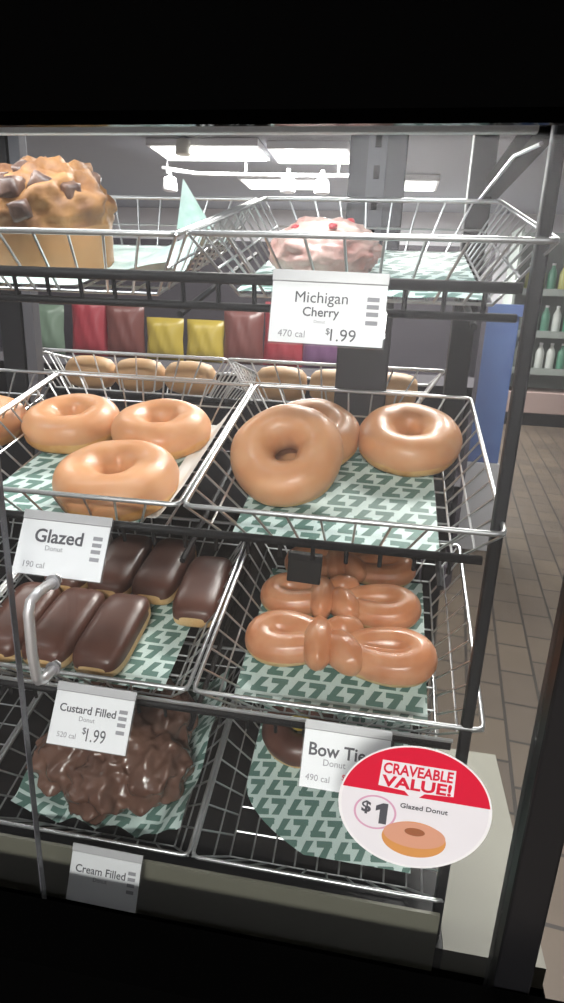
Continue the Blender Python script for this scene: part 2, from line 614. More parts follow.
for r, (z, pat) in enumerate(((0.68, (0, 0, 0, 0, 1, 0)), (1.12, (0, 1, 1, 0, 1, 0)), (1.6, (2, 2, 1, 2, 0, 2)))):
    for k, cidx in enumerate(pat):
        x = 1.78 + k * 0.13
        b = thing('bottle', '%s bottle, %s from the left on the %s shelf of the cooler' % (names[cidx][1], ordn[k], ('lowest', 'middle', 'top')[r]), 'bottle',
                  Matrix.Translation((x, 7.78, FLOOR + z + 0.001)), 'bottles in the cooler')
        MB().lathe([(0.045, 0), (0.052, 0.01), (0.052, 0.2), (0.045, 0.23), (0.02, 0.28), (0.02, 0.3)], 12).build('bottle_body', names[cidx][0], b, True)
        MB().lathe([(0.023, 0.301), (0.023, 0.325)], 10).build('cap', 'fixture_white', b)

# ------------------------------------------------------------------ the display case
case = thing('display_case', 'black framed glass donut display case with beige deck', 'display case', Matrix.Translation((0, 0, FLOOR)))
Z0 = -FLOOR  # add to world z for case-local z


def cbox(name, mt, x0, x1, y0, y1, z0, z1, parent=None, bevel=0.0):
    return MB().box(x0, x1, y0, y1, z0 + Z0, z1 + Z0).build(name, mt, parent or case, bevel=bevel)


XL, XR = -0.72, 0.36
BUMP = -0.375
cbox('added_header', 'matte_black', XL, XR + 0.2, -0.095, -0.066, 0.193, 0.62)  # added black block above the opening, where no case part is seen
cbox('base_cabinet', 'matte_black', XL, 0.335, -0.085, 0.274, FLOOR + 0.001, -0.478)
cbox('deck', 'beige_panel', 0.243, 0.333, -0.004, 0.274, -0.4775, -0.452)
cbox('tray', 'black_metal', XL, 0.2425, -0.004, 0.274, -0.4775, -0.452)
cbox('back_panel', 'black_metal', XL, 0.21, 0.2965, 0.3005, -0.4515, -0.075)
cbox('added_bumper', 'matte_black', XL, 0.42, -0.135, -0.0855, FLOOR + 0.001, BUMP)  # added black block hiding the greyed base below the lip
cbox('front_lip', 'beige_panel', XL, 0.235, -0.0075, -0.0045, -0.4775, -0.409)
cbox('front_post', 'black_metal', 0.2315, 0.2405, 0.006, 0.016, -0.4515, 0.215, bevel=0.002)
cbox('rear_post', 'black_metal', 0.212, 0.236, 0.275, 0.295, -0.4515, 0.30, bevel=0.002)
cbox('rear_post', 'black_metal', -0.325, -0.296, 0.275, 0.295, -0.4515, 0.30, bevel=0.002)
cbox('post_strip', 'slot_grey', -0.2945, -0.281, 0.277, 0.293, -0.4515, 0.30, bevel=0.001)
cbox('top_rail', 'dark_grey_metal', XL, 0.25, 0.262, 0.30, 0.3005, 0.345)
cbox('top_trim', 'fixture_white', XL, 0.222, 0.0, 0.006, 0.206, 0.212, bevel=0.001)
cbox('side_rail', 'matte_black', 0.227, 0.243, 0.02, 0.30, 0.2155, 0.232)
MB().tube([(0.228, 0.02, 0.2045 + Z0), (0.2215, 0.075, 0.2095 + Z0), (0.2215, 0.27, 0.2095 + Z0)], 0.0014).build('hanging_rod', 'chrome_wire', case)
# LED bar behind the trim
led = cbox('light_bar', 'fixture_white', -0.55, 0.2, -0.01, 0.02, 0.276, 0.292)
# centre upright with slots
up_ = cbox('slotted_upright', 'dark_grey_metal', 0.089, 0.148, 0.278, 0.31, -0.4515, 0.3, bevel=0.002)
cbox('slot_channel', 'slot_grey', 0.108, 0.127, 0.2745, 0.2775, 0.16, 0.285, up_)
for z in (0.266, 0.237, 0.208, 0.179):
    cbox('slot', 'matte_black', 0.115, 0.121, 0.2725, 0.2744, z - 0.006, z + 0.006, up_)

# doors
for nm, x0, x1, lbx in (('right', -0.1075, 0.2640, 0), ('left', -0.52, -0.1115, 1)):
    yy = -0.070 if nm == 'right' else -0.064
    d = bpy.data.objects.new('door', None)
    C.objects.link(d); d.parent = case
    cbox('glass_pane', 'door_glass', x0, x1, yy - 0.002, yy + 0.002, -0.46, 0.1925, d)
    if nm == 'right':
        cbox('stile', 'black_plastic', 0.2645, 0.291, -0.083, -0.058, -0.4775, 0.1925, d, 0.002)
        cbox('edge_gasket', 'slot_grey', -0.1085, -0.1077, yy - 0.0022, yy + 0.0022, -0.46, 0.1925, d)
        cbox('bottom_rail', 'black_plastic', -0.1095, 0.264, -0.08, -0.062, -0.4775, -0.4605, d)
        hp = [(-0.0725, -0.0722, -0.089), (-0.0735, -0.09, -0.0885), (-0.0745, -0.098, -0.0915), (-0.0755, -0.1, -0.099),
              (-0.0765, -0.099, -0.13), (-0.078, -0.0945, -0.1515), (-0.0785, -0.0915, -0.1575), (-0.0785, -0.085, -0.1605), (-0.0785, -0.0722, -0.1600)]
        hh = MB().tube([(x, y, z + Z0) for x, y, z in hp], 0.0036, 10).build('handle', 'chrome', d, True)
        for (x, y, z) in (hp[0], hp[-1]):
            MB().tube([(x, -0.0721, z + Z0), (x, -0.0732, z + Z0)], 0.0056, 12).build('handle_washer', 'aluminium', hh)
            MB().tube([(x, -0.0679, z + Z0), (x, -0.0665, z + Z0)], 0.004, 6).build('handle_bolt', 'chrome', hh)
    else:
        cbox('edge_gasket', 'slot_grey', -0.1113, -0.1106, yy - 0.0022, yy + 0.0022, -0.46, 0.1925, d)
        cbox('bottom_rail', 'black_plastic', x0, -0.11, -0.0615, -0.052, -0.4775, -0.4605, d)

# ------------------------------------------------------------------ shelves and baskets
T = 0.2352
BW, BD, BH, INS = 0.24, 0.2657, 0.046, 0.028
LV = [(-0.0054, 0.1449, 0.2353), (-0.0074, -0.046, 0.2331), (0.0076, -0.2211, 0.2351), (0.0051, -0.4063, 0.2741)]


def frame(l):  # world matrix of a level's tilted basket plane; origin on the front rim at x = 0
    y, z, t = LV[l]
    return Matrix.Translation((0, y, z)) @ Matrix.Rotation(t, 4, 'X')


def on_floor(l, u, v, rz=0.0, h=0.0, tilt=None):
    """matrix for a thing standing on the basket floor of level l at plane coordinates u, v"""
    mm = frame(l) @ Matrix.Translation((u, v, -BH + 0.0026 + h))
    if tilt:
        mm = mm @ Euler(tilt).to_matrix().to_4x4()
    return mm @ Matrix.Rotation(rz, 4, 'Z')


shelf_names = ['top', 'second', 'third']
for l in range(3):
    mw = Matrix.Translation((0, LV[l][0], LV[l][1]))
    t = thing('wire_shelf', 'black metal shelf rack carrying the %s row of baskets' % ('topmost', 'second', 'third')[l], 'shelf', mw, 'black shelf racks in the case')
    xe = 0.2262
    y0 = 0.007
    zr = (-0.0265, -0.0238, -0.0245)[l]
    MB().tube([(-0.62, y0, zr), (xe, y0, zr)], 0.0037, 8).build('front_rail', 'black_metal', t, True)
    if l == 0:
        MB().tube([(-0.62, y0 + 0.004, -0.045), (xe, y0 + 0.004, -0.045)], 0.0028, 8).build('lower_rail', 'black_metal', t, True)
    x = -0.615
    while x < xe - 0.004:
        MB().tube([(x, y0 + 0.001, zr - 0.003), (x, y0 + 0.0035, -0.043 if l == 0 else zr - 0.0145)], 0.0017, 6).build('strut', 'black_metal', t)
        x += 0.0256
    st = math.sin(T); ct = math.cos(T)
    for x in (-0.2, -0.004, 0.2):
        a = Vector((x, 0.012, -0.0515)); L = 0.262
        MB().tube([a, a + Vector((0, L * ct, L * st))], 0.0026, 6).build('support_arm', 'black_metal', t)
    if l == 2:
        MB().tube([(-0.62, -0.001, -0.0135), (xe, -0.001, -0.0135)], 0.0018, 6).build('tag_wire', 'chrome_wire', t)


def basket_parts(root, W_, D_, pale=False, h=BH):
    rim_m = 'pale_wire' if pale else 'chrome_wire'
    g = 0.002
    x0, x1, y0, y1 = g, W_ - g, 0, D_
    c = 0.006
    pts = []
    for (cx, cy, a0) in ((x0 + c, y0 + c, PI), (x1 - c, y0 + c, 1.5 * PI), (x1 - c, y1 - c, 0), (x0 + c, y1 - c, 0.5 * PI)):
        for k in range(4):
            a = a0 + k / 3 * PI / 2
            pts.append((cx + c * math.cos(a), cy + c * math.sin(a), 0))
    MB().tube(pts, 0.0021, 8, True).build('rim', rim_m, root, True)
    fx0, fx1, fy0, fy1 = x0 + INS, x1 - INS, y0 + INS, y1 - INS * 0.6
    wb = MB()
    nb = MB()
    nb.tube([(fx0, fy0, -h), (fx1, fy0, -h), (fx1, fy1, -h), (fx0, fy1, -h)], 0.0013, 6, True)
    n = 9
    for i in range(n + 1):
        a = i / n
        # walls: front, back
        for (ya, yb) in ((y0, fy0), (y1, fy1)):
            wb.tube([(x0 + (x1 - x0) * a, ya, 0), (fx0 + (fx1 - fx0) * a, yb, -h)], 0.0011, 5)
    n2 = 10
    for i in range(1, n2):
        a = i / n2
        for (xa, xb) in ((x0, fx0), (x1, fx1)):
            wb.tube([(xa, y0 + (y1 - y0) * a, 0), (xb, fy0 + (fy1 - fy0) * a, -h)], 0.0011, 5)
    # one wire running round at mid height
    k = 0.55
    wb.tube([(x0 + INS * k, y0 + INS * k, -h * k), (x0 + INS * k, y1 - 0.6 * INS * k, -h * k), (x1 - INS * k, y1 - 0.6 * INS * k, -h * k), (x1 - INS * k, y0 + INS * k, -h * k)], 0.0011, 5)
    wb.build('wall_wires', rim_m, root)
    for i in range(1, 8):
        a = i / 8
        nb.tube([(fx0 + (fx1 - fx0) * a, fy0, -h), (fx0 + (fx1 - fx0) * a, fy1, -h)], 0.001, 5)
    for i in range(1, 8):
        a = i / 8
        nb.tube([(fx0, fy0 + (fy1 - fy0) * a, -h - 0.0015), (fx1, fy0 + (fy1 - fy0) * a, -h - 0.0015)], 0.001, 5)
    nb.build('floor_wires', rim_m, root)


blabel = {
    (0, -1): 'chrome wire basket under the big chocolate chunk muffin on the top shelf',
    (0, 0): 'chrome wire basket holding the pink cherry pastry on the top shelf',
    (1, -2): 'chrome wire basket at the far left of the second shelf, mostly cut off',
    (1, -1): 'chrome wire basket holding three glazed ring donuts on the second shelf',
    (1, 0): 'chrome wire basket holding a stacked pair and a single glazed donut, second shelf right',
    (2, -2): 'chrome wire basket at the far left of the third shelf, behind the door handle',
    (2, -1): 'chrome wire basket holding chocolate iced bars on the third shelf',
    (2, 0): 'chrome wire basket holding the bow tie donuts on the third shelf',
    (3, -2): 'empty chrome wire basket at the bottom left of the case',
    (3, -1): 'chrome wire basket holding dark chocolate fritters on the bottom row',
    (3, 0): 'chrome wire basket with nearly bare patterned paper, behind the round sticker',
}
proto = None
for (l, k), lb in blabel.items():
    mw = frame(l) @ Matrix.Translation((BW * k, 0, 0))
    if l == 0 and k == 0:
        mw = frame(l) @ Matrix.Translation((0.0022, 0.005, 0.0005)) @ Matrix.Diagonal((1.012, 1, 1, 1))
    if l == 2 and k == 0:
        mw = frame(l) @ Matrix.Translation((0.0015, 0, 0)) @ Matrix.Diagonal((1.04, 1, 1, 1))
    if proto is None:
        proto = thing('wire_basket', lb, 'basket', mw, 'chrome wire baskets in the case')
        basket_parts(proto, BW, BD)
    else:
        dup(proto, mw, lb, 'chrome wire baskets in the case')

# rear baskets on the far side of the upright
rear = thing('wire_shelf', 'rear shelf rack behind the black upright, facing the other side', 'shelf', Matrix.Translation((0, 0.315, 0.04)))
MB().tube([(-0.34, 0.0, -0.055), (0.235, 0.0, -0.055)], 0.0042, 8).build('front_rail', 'black_metal', rear, True)
for x in (-0.3, 0.118, 0.224):
    MB().tube([(x, -0.001, -0.055), (x, 0.2, -0.095)], 0.0035, 6).build('support_arm', 'black_metal', rear)
RB = 0.262
rfr = []
for k, lb in ((0, 'wire basket behind the upright, left one, filled with tan rolls'), (1, 'wire basket behind the upright, right one, with tan rolls')):
    mw = Matrix.Translation((-0.31 + RB * (k + 1), 0.52, -0.003)) @ Matrix.Rotation(PI, 4, 'Z') @ Matrix.Rotation(0.19, 4, 'X')
    rfr.append(mw)
    b = thing('wire_basket', lb, 'basket', mw, 'rear wire baskets')
    basket_parts(b, RB, 0.215, True)
roll_me = MB().lathe([(0.004, -0.033), (0.013, -0.0315), (0.0185, -0.026), (0.0212, -0.015), (0.0222, 0.0), (0.0212, 0.015), (0.0185, 0.026), (0.013, 0.0315), (0.004, 0.033)], 18).mesh('fried_roll', True)
rl = ['first', 'second', 'third']
for k in range(2):
    for i in range(3):
        mw = rfr[k] @ Matrix.Translation((0.06 + i * 0.07, 0.165, -BH + 0.0245)) @ Euler((PI / 2, 0, 0)).to_matrix().to_4x4() @ Matrix.Rotation(PI / 2, 4, 'Y')
        o = meshobj('fried_roll', roll_me, 'fried_roll')
        o.matrix_world = mw
        # counted from the left in the picture: the basket is turned round, so the count runs backwards
        tag(o, 'tan roll, %s from left in the %s rear basket' % (rl[2 - i], ('left', 'right')[k]), 'roll', 'rolls in the rear baskets')


# ------------------------------------------------------------------ paper liners
def liner(l, u0, u1, v0, v1, label, seed=0, wav=0.0012, lift=None, shear=0.0, nx=40, ny=44, rot=0.0, corner=None, material='seven_paper', name='paper_liner'):
    mb = MB(); mb.uv = []
    fr = frame(l)
    for j in range(ny + 1):
        for i in range(nx + 1):
            a = i / nx; b = j / ny
            u = u0 + (u1 - u0) * a + shear * (b - 0.5); v = v0 + (v1 - v0) * b
            z = -BH + 0.0022 + wav * (0.5 + 0.5 * noise.noise(Vector((u * 30, v * 30, seed))))
            if lift:
                z += lift(a, b)
            if corner:
                u, v = corner(a, b, u, v)
            mb.v.append(Vector((u, v, z)))
            mb.uv.append((u - rot * v, v + rot * u))
    for j in range(ny):
        for i in range(nx):
            q = j * (nx + 1) + i
            mb.f.append((q, q + 1, q + nx + 2, q + nx + 1))
    o = mb.build(name, material, None, True)
    o.matrix_world = fr
    tag(o, label, 'paper', 'patterned paper liners')
    return o


E1 = lambda e: (lambda a, b: e * (max(0, 0.12 - a) / 0.12) ** 2 + e * (max(0, a - 0.9) / 0.1) ** 2)
liner(1, 0.03, 0.2, 0.03, 0.236, 'mint paper printed with green sevens under the stacked pair and single glazed donut', 1)
liner(1, -0.205, -0.045, 0.031, 0.232, 'mint paper printed with green sevens under the three glazed donuts', 2, shear=0.015, lift=lambda a, b: 0.004 * max(0, 0.3 - b))
liner(2, 0.0285, 0.211, 0.032, 0.24, 'mint paper printed with green sevens under the bow tie donuts', 3)
liner(2, -0.21, -0.04, 0.031, 0.24, 'mint paper printed with green sevens under the chocolate iced bars', 4)
liner(0, 0.03, 0.209, 0.031, 0.238, 'mint paper printed with pale sevens under the cherry pastry on the top shelf', 5, wav=0.004)
liner(0, -0.21, -0.022, 0.03, 0.225, 'rumpled mint paper painted as washed out by light, under the big chunk muffin on the top shelf', 6, wav=0.004, material='mint_paper',  # overexposure put into the colour: printed sevens left off
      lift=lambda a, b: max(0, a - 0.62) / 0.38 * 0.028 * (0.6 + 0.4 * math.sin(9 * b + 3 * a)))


def oval(a, b, u, v):  # rounded outline for the bottom right sheet
    left = 0.03 + 0.075 * max(0.0, 1 - b / 0.36) ** 2
    return left + (0.214 - left) * a, v + 0.012 * (1 - b)


liner(3, 0.03, 0.214, 0.029, 0.238, 'mint paper with rounded side, printed with green sevens, nearly bare, behind the round sticker', 7, corner=oval, rot=-0.12)


def crumple(a, b):
    e = max(0, a - 0.84) / 0.16
    w = max(0, 0.1 - a) / 0.1
    f = max(0, 0.25 - b) / 0.25
    return 0.036 * e * (0.8 + 0.2 * math.sin(14 * b)) + 0.028 * w + 0.012 * f * abs(math.sin(13 * a)) + 0.009 * f * noise.noise(Vector((a * 9, b * 9, 2)))


liner(3, -0.21, -0.02, 0.03, 0.24, 'crumpled mint paper with turned up edges holding the dark chocolate fritters', 8, wav=0.002, lift=crumple)

# standing cone corner of paper in the top left basket
mb = MB(); mb.uv = []
fr = frame(0)
N = 14
for j in range(N + 1):
    for i in range(N + 1):
        a = i / N; b = j / N
        wdt = 0.036 * (1 - b) + 0.0005
        u = -0.05 + (a - 0.4) * wdt - 0.0025 * b
        v = 0.185 + 0.012 * math.sin(a * PI) * (1 - b) - 0.006 * b
        mb.v.append(Vector((u, v, -0.02 + 0.043 * b)))
        mb.uv.append((u, 0.06 * b))
for j in range(N):
    for i in range(N):
        q = j * (N + 1) + i
        mb.f.append((q, q + 1, q + N + 2, q + N + 1))
o = mb.build('paper_cone', 'plain_paper', None, True)
o.data.materials[0] = M['mint_paper']
o.matrix_world = fr
tag(o, 'pointed paper corner standing up in the top left basket beside the muffin', 'paper')

# plain white sheet folded up along the right wall of the three-donut basket
mb = MB()
for j in range(13):
    b = j / 12
    v = 0.04 + 0.2 * b
    for i in range(9):
        a = i / 8
        bend = a
        u = -0.05 + 0.012 * min(a, 0.3) / 0.3 + 0.027 * max(0, a - 0.3) / 0.7
        z = -BH + 0.0048 + 0.036 * max(0, a - 0.3) / 0.7 + 0.0008 * noise.noise(Vector((u * 50, v * 40, 0)))
        mb.v.append(Vector((u, v, z)))
for j in range(12):
    for i in range(8):
        q = j * 9 + i
        mb.f.append((q, q + 1, q + 10, q + 9))
o = mb.build('paper_sheet', 'plain_paper', None, True)
o.matrix_world = frame(1)
tag(o, 'plain white paper sheet folded up the basket wall beside the three glazed donuts', 'paper')


# ------------------------------------------------------------------ ring donuts
def donut_meshes(seed, R=0.0318, r=0.0205, zs=1.0):
    def pt(th, ph, off=0.0):
        n = noise.noise(Vector((math.cos(th) * 1.3, math.sin(th) * 1.3, seed * 3.1)))
        RR = R * (1 + 0.035 * n)
        rr = r * (1 + 0.06 * noise.noise(Vector((math.cos(th) * 1.6 + 5, math.sin(th) * 1.6, seed + 2 * math.sin(ph)))))
        x = RR + (rr + off) * math.cos(ph)
        z = (rr * zs + off) * math.sin(ph)
        z = max(z, -rr * 0.74)
        return Vector((x * math.cos(th), x * math.sin(th), z + r * 0.74))
    nt_, np_ = 64, 28
    d = MB()
    for i in range(nt_):
        for j in range(np_):
            d.v.append(pt(2 * PI * i / nt_, 2 * PI * j / np_))
    for i in range(nt_):
        for j in range(np_):
            a = (i + 1) % nt_; b = (j + 1) % np_
            d.f.append((i * np_ + j, a * np_ + j, a * np_ + b, i * np_ + b))
    g = MB()
    npg = 22
    for i in range(nt_):
        th = 2 * PI * i / nt_
        lo = -0.2 + 0.12 * noise.noise(Vector((math.cos(th) * 2.2, math.sin(th) * 2.2, seed + 9)))
        hi = PI + 0.75
        for j in range(npg):
            ph = lo + (hi - lo) * j / (npg - 1)
            e = 0.0007 * min(1, min(j, npg - 1 - j) / 1.5)
            g.v.append(pt(th, ph, e - 0.0002))
    for i in range(nt_):
        a = (i + 1) % nt_
        for j in range(npg - 1):
            g.f.append((i * npg + j, a * npg + j, a * npg + j + 1, i * npg + j + 1))
    return d.mesh('dough', True), g.mesh('glaze', True)


DM = [donut_meshes(s) for s in (1, 2, 3)]


def donut(mw, label, kind=0, group='glazed ring donuts', mats=('dough', 'glaze'), base=None):
    t = thing('glazed_donut', label, 'donut', mw, group)
    for nm, me, mt in (('dough', DM[kind][0], mats[0]), ('glaze', DM[kind][1], mats[1])):
        o = bpy.data.objects.new(nm, me)
        if not me.materials:
            me.materials.append(M[mt])
        C.objects.link(o)
        o.parent = t
    return t


def sc(mw, s, sz=None):
    return mw @ Matrix.Diagonal((s, s, sz or s, 1))


PZ = 0.0012  # paper thickness allowance
donut(sc(on_floor(1, -0.187, 0.188, 0.4, PZ), 1.0), 'glazed ring donut at back left of the three', 0)
donut(sc(on_floor(1, -0.0855, 0.188, 2.0, PZ), 1.0), 'glazed ring donut at back right of the three, beside the white paper sheet', 1)
donut(sc(on_floor(1, -0.0865, 0.0725, 1.2, PZ), 1.07), 'glazed ring donut in front of the other two in its basket', 2)
donut(sc(on_floor(1, 0.1745, 0.2, 3.0, PZ + 0.005, (math.radians(8), 0, 0)), 1.0), 'single glazed ring donut at the right of its basket, lying alone', 0)
donut(sc(on_floor(1, 0.075, 0.192, 3.6, PZ + 0.0065, (math.radians(10), 0, 0)), 0.97), 'glazed ring donut lying underneath at the back of the stacked pair', 1)
donut(sc(on_floor(1, 0.063, 0.122, 5.0, PZ + 0.0215, (math.radians(31), math.radians(-3), 0)), 0.99), 'glazed ring donut leaning on another, the front one of the stacked pair', 2)
donut(sc(on_floor(1, -0.292, 0.175, 5.0, 0.0), 0.98), 'glazed ring donut at the far left edge of the second shelf', 1)


def lump(rx, ry, rz, seed, amp=0.16, freq=2.2, sub=5, flat=0.55, ring=0.0, fine=0.0):
    bm = bmesh.new()
    bmesh.ops.create_icosphere(bm, subdivisions=sub, radius=1)
    for v in bm.verts:
        d = v.co.normalized()
        n = noise.noise(d * freq + Vector((seed, seed * 2, 0)))
        n += 0.5 * noise.noise(d * freq * 2.3 + Vector((seed, 0, seed)))
        r = 1 + amp * n - amp * 0.6 * abs(noise.noise(d * freq * 1.4 + Vector((0, seed, seed)))) * 2
        if fine:
            r += fine * noise.noise(d * 11 + Vector((seed, 1, 1)))
        z = d.z * rz * r
        if ring:
            q = math.hypot(d.x, d.y)
            if d.z > 0:
                z -= ring * rz * math.exp(-(q / 0.25) ** 2)
        z = max(z, -rz * flat)
        v.co = Vector((d.x * rx * r, d.y * ry * r, z + rz * flat))
    me = bpy.data.meshes.new('lump')
    bm.to_mesh(me); bm.free()
    for p in me.polygons:
        p.use_smooth = True
    return me


# ------------------------------------------------------------------ bow tie donuts
def bow_meshes(seed):
    mb = MB()
    rnd = random.Random(seed)
    for s, half in ((-1, 0.031), (1, 0.037)):
        pts = []; rad = []
        for k in range(36):
            a = 2 * PI * k / 36
            x = s * (0.012 + half + half * math.cos(a))
            # a teardrop: narrow at the knot, wide at the end
            y = 0.0195 * math.sin(a) * (0.75 + 0.3 * math.cos(a)) - s * 0.002
            z = 0.0145 + 0.003 * math.sin(a + s)
            pts.append((x, y, z)); rad.append(0.0172 + 0.0012 * math.cos(a))
        mb.tube(pts, 0, 12, True, rad)
    for v in mb.v:
        v.z = max(v.z, 0.0) if v.z > 0.001 else 0.0005 + v.z * 0.15
    loops = remeshed(mb, 0.0019, 4, 'bow')
    # the knot: broad folds laid over each other, creased where they meet
    kn = MB()
    kn.v = [v.co.copy() for v in loops.vertices]
    kn.f = [tuple(p.vertices) for p in loops.polygons]
    for (cx, cy, ax, ay, az, ang) in ((-0.0145, -0.003, 0.0165, 0.034, 0.0198, 0.10), (0.0125, -0.0105, 0.0175, 0.0275, 0.0188, 0.62), (0.0085, 0.019, 0.0225, 0.015, 0.0190, 0.2)):
        lm = lump(ax, ay, az, seed, 0.05, 1.6, 4, 0.95)
        b0 = len(kn.v)
        R_ = Matrix.Rotation(ang, 3, 'Z')
        kn.v += [R_ @ vv.co + Vector((cx, cy, 0.0004)) for vv in lm.vertices]
        kn.f += [tuple(b0 + q for q in p.vertices) for p in lm.polygons]
    me = kn.mesh('bow', True)
    return split_mesh(me, lambda c: c.z > 0.010 + 0.003 * noise.noise(Vector((c.x * 40, c.y * 40, seed))), 'glaze', 'dough')


BM = [bow_meshes(3), bow_meshes(8)]


def bow(mw, label, k):
    t = thing('bow_tie_donut', label, 'donut', mw, 'bow tie donuts')
    for nm, me, mt in (('glaze', BM[k][0], 'bow_glaze'), ('dough', BM[k][1], 'pale_dough')):
        o = bpy.data.objects.new(nm, me)
        if not me.materials:
            me.materials.append(M[mt])
        C.objects.link(o); o.parent = t
    return t


bow(sc(on_floor(2, 0.1165, 0.103, -0.04, PZ), 1.0), 'glazed bow tie donut, whole and nearest, at the front of its basket', 0)
bow(sc(on_floor(2, 0.111, 0.175, -0.02, PZ), 0.92), 'glazed bow tie donut behind the front one, partly under a black tag', 1)
bow(sc(on_floor(2, 0.118, 0.236, 0.03, PZ + 0.006), 0.8), 'glazed bow tie donut at the very back, mostly hidden under the shelf above', 0)


# ------------------------------------------------------------------ chocolate iced bars
def bar_meshes(L, w, h):
    mb = MB()
    n = 60; k = 56
    for i in range(n + 1):
        s = i / n * 2 - 1
        f = (1 - abs(s) ** 5) ** 0.5 if abs(s) < 1 else 0.0
        f = max(f, 0.04)
        for j in range(k):
            a = 2 * PI * j / k
            cx, cz = math.cos(a), math.sin(a)
            e = 0.55
            x = math.copysign(abs(cx) ** e, cx) * w / 2 * (0.5 + 0.5 * f)
            z = math.copysign(abs(cz) ** e, cz) * h / 2 * (0.25 + 0.75 * f)
            mb.v.append(Vector((x, s * L / 2, z + h / 2)))
    for i in range(n):
        for j in range(k):
            l = (j + 1) % k
            mb.f.append((i * k + j, i * k + l, (i + 1) * k + l, (i + 1) * k + j))
    mb.f.append(tuple(range(k)))
    mb.f.append(tuple(n * k + j for j in range(k)))
    me = mb.mesh('bar', True)
    return split_mesh(me, lambda c: c.z > h * (0.52 + 0.1 * noise.noise(Vector((c.x * 40, c.y * 40, 1)))), 'icing', 'dough')


BAR = bar_meshes(0.106, 0.0525, 0.034)
bars = [(-0.036, 0.164, 'chocolate iced bar at the back right of its basket, beside the bow tie basket'),
        (-0.091, 0.192, 'chocolate iced bar at the back, second from the right'),
        (-0.1455, 0.192, 'chocolate iced bar at the back, under the glazed price tag'),
        (-0.1985, 0.192, 'chocolate iced bar at the back left of its basket'),
        (-0.1085, 0.081, 'chocolate iced bar at the front with its pale yellow end showing'),
        (-0.162, 0.082, 'chocolate iced bar at the front, behind the door handle'),
        (-0.2145, 0.083, 'chocolate iced bar at the front left corner of its basket')]
for u, v, lb in bars:
    t = thing('iced_bar', lb, 'pastry', on_floor(2, u, v, random.uniform(-0.04, 0.04), PZ), 'chocolate iced bars')
    for nm, me, mt in (('icing', BAR[0], 'chocolate'), ('dough', BAR[1], 'pale_dough')):
        o = bpy.data.objects.new(nm, me)
        if not me.materials:
            me.materials.append(M[mt])
        C.objects.link(o); o.parent = t


# ------------------------------------------------------------------ lumps: fritters, cherry pastry, muffin
mb = MB()
for (u, v, z, rx, ry, rz, sd) in ((-0.168, 0.095, 0.006, 0.046, 0.05, 0.034, 1.3), (-0.118, 0.068, 0.004, 0.045, 0.042, 0.037, 4.7), (-0.07, 0.09, 0.006, 0.042, 0.046, 0.038, 7.9),
                                  (-0.085, 0.15, 0.008, 0.047, 0.05, 0.04, 2.2), (-0.145, 0.15, 0.008, 0.052, 0.05, 0.038, 3.4), (-0.115, 0.11, 0.014, 0.05, 0.045, 0.04, 6.1)):
    lm = lump(rx, ry, rz, sd, 0.22, 2.6, 4, 0.6)
    b0 = len(mb.v)
    mb.v += [vv.co + Vector((u, v, z)) for vv in lm.vertices]
    mb.f += [tuple(b0 + q for q in p.vertices) for p in lm.polygons]
me = remeshed(mb, 0.0024, 2, 'chocolate_fritter')
o = meshobj('chocolate_fritter', me, 'fritter')
o.matrix_world = frame(3) @ Matrix.Translation((0, 0, -BH + 0.0045))
tag(o, 'large dark brown glazed fritter lying in crumpled paper on the bottom row', 'pastry')

t = thing('chocolate_donut', 'dark chocolate donut with yellow filling at the back of the bottom right basket', 'donut', on_floor(3, 0.082, 0.178, 0, PZ))
a, b = donut_meshes(5)
meshobj('dough', a, 'pale_dough', t).scale = (0.9, 0.9, 0.9)
meshobj('icing', b, 'chocolate', t).scale = (0.9, 0.9, 0.9)
fil = meshobj('filling', lump(0.014, 0.012, 0.008, 2, 0.1, 2, 3), 'yellow_bag', t)
fil.location = (0, 0, 0.024)

t = thing('cherry_pastry', 'lumpy pale pink glazed cherry pastry on the top shelf', 'pastry', on_floor(0, 0.087, 0.1, 0.2, 0.004))
meshobj('cake', lump(0.045, 0.043, 0.026, 3.1, 0.1, 2.5, 5, 0.62, 0.3, 0.05), 'cherry_cake', t)
for i, (a, q, z) in enumerate(((0.3, 0.022, 0.036), (1.5, 0.026, 0.034), (2.6, 0.02, 0.036), (3.7, 0.027, 0.034), (4.9, 0.024, 0.036), (5.6, 0.014, 0.034))):
    o = meshobj('cherry_bit', lump(0.0045, 0.0035, 0.0025, i, 0.2, 2, 2), 'cherry_bit', t)
    o.location = (q * math.cos(a), q * math.sin(a), z); o.rotation_euler = (0.2, 0.1, a)


def muffin_body():
    mb = MB()
    prof = []
    n = 40
    for i in range(n + 1):
        s = i / n
        if s < 0.4:
            r = 0.0535 + 0.003 * (s / 0.4); z = 0.05 * (s / 0.4)
        else:
            a = (s - 0.4) / 0.6 * PI / 2
            r = 0.058 * math.cos(a) ** 0.8 + 0.0005; z = 0.05 + 0.044 * math.sin(a)
        prof.append((r, z))

    def fn(p):
        k = min(1, max(0, (p.z - 0.035) / 0.02))
        d = Vector((p.x, p.y, p.z - 0.045)).normalized()
        n_ = noise.noise(d * 3.1 + Vector((4, 2, 1))) + 0.6 * noise.noise(d * 7 + Vector((1, 2, 7)))
        return p + d * (0.0095 * n_ * k + 0.0012 * n_)
    mb.lathe(prof, 64, fn=fn)
    return mb.mesh('muffin_body', True)


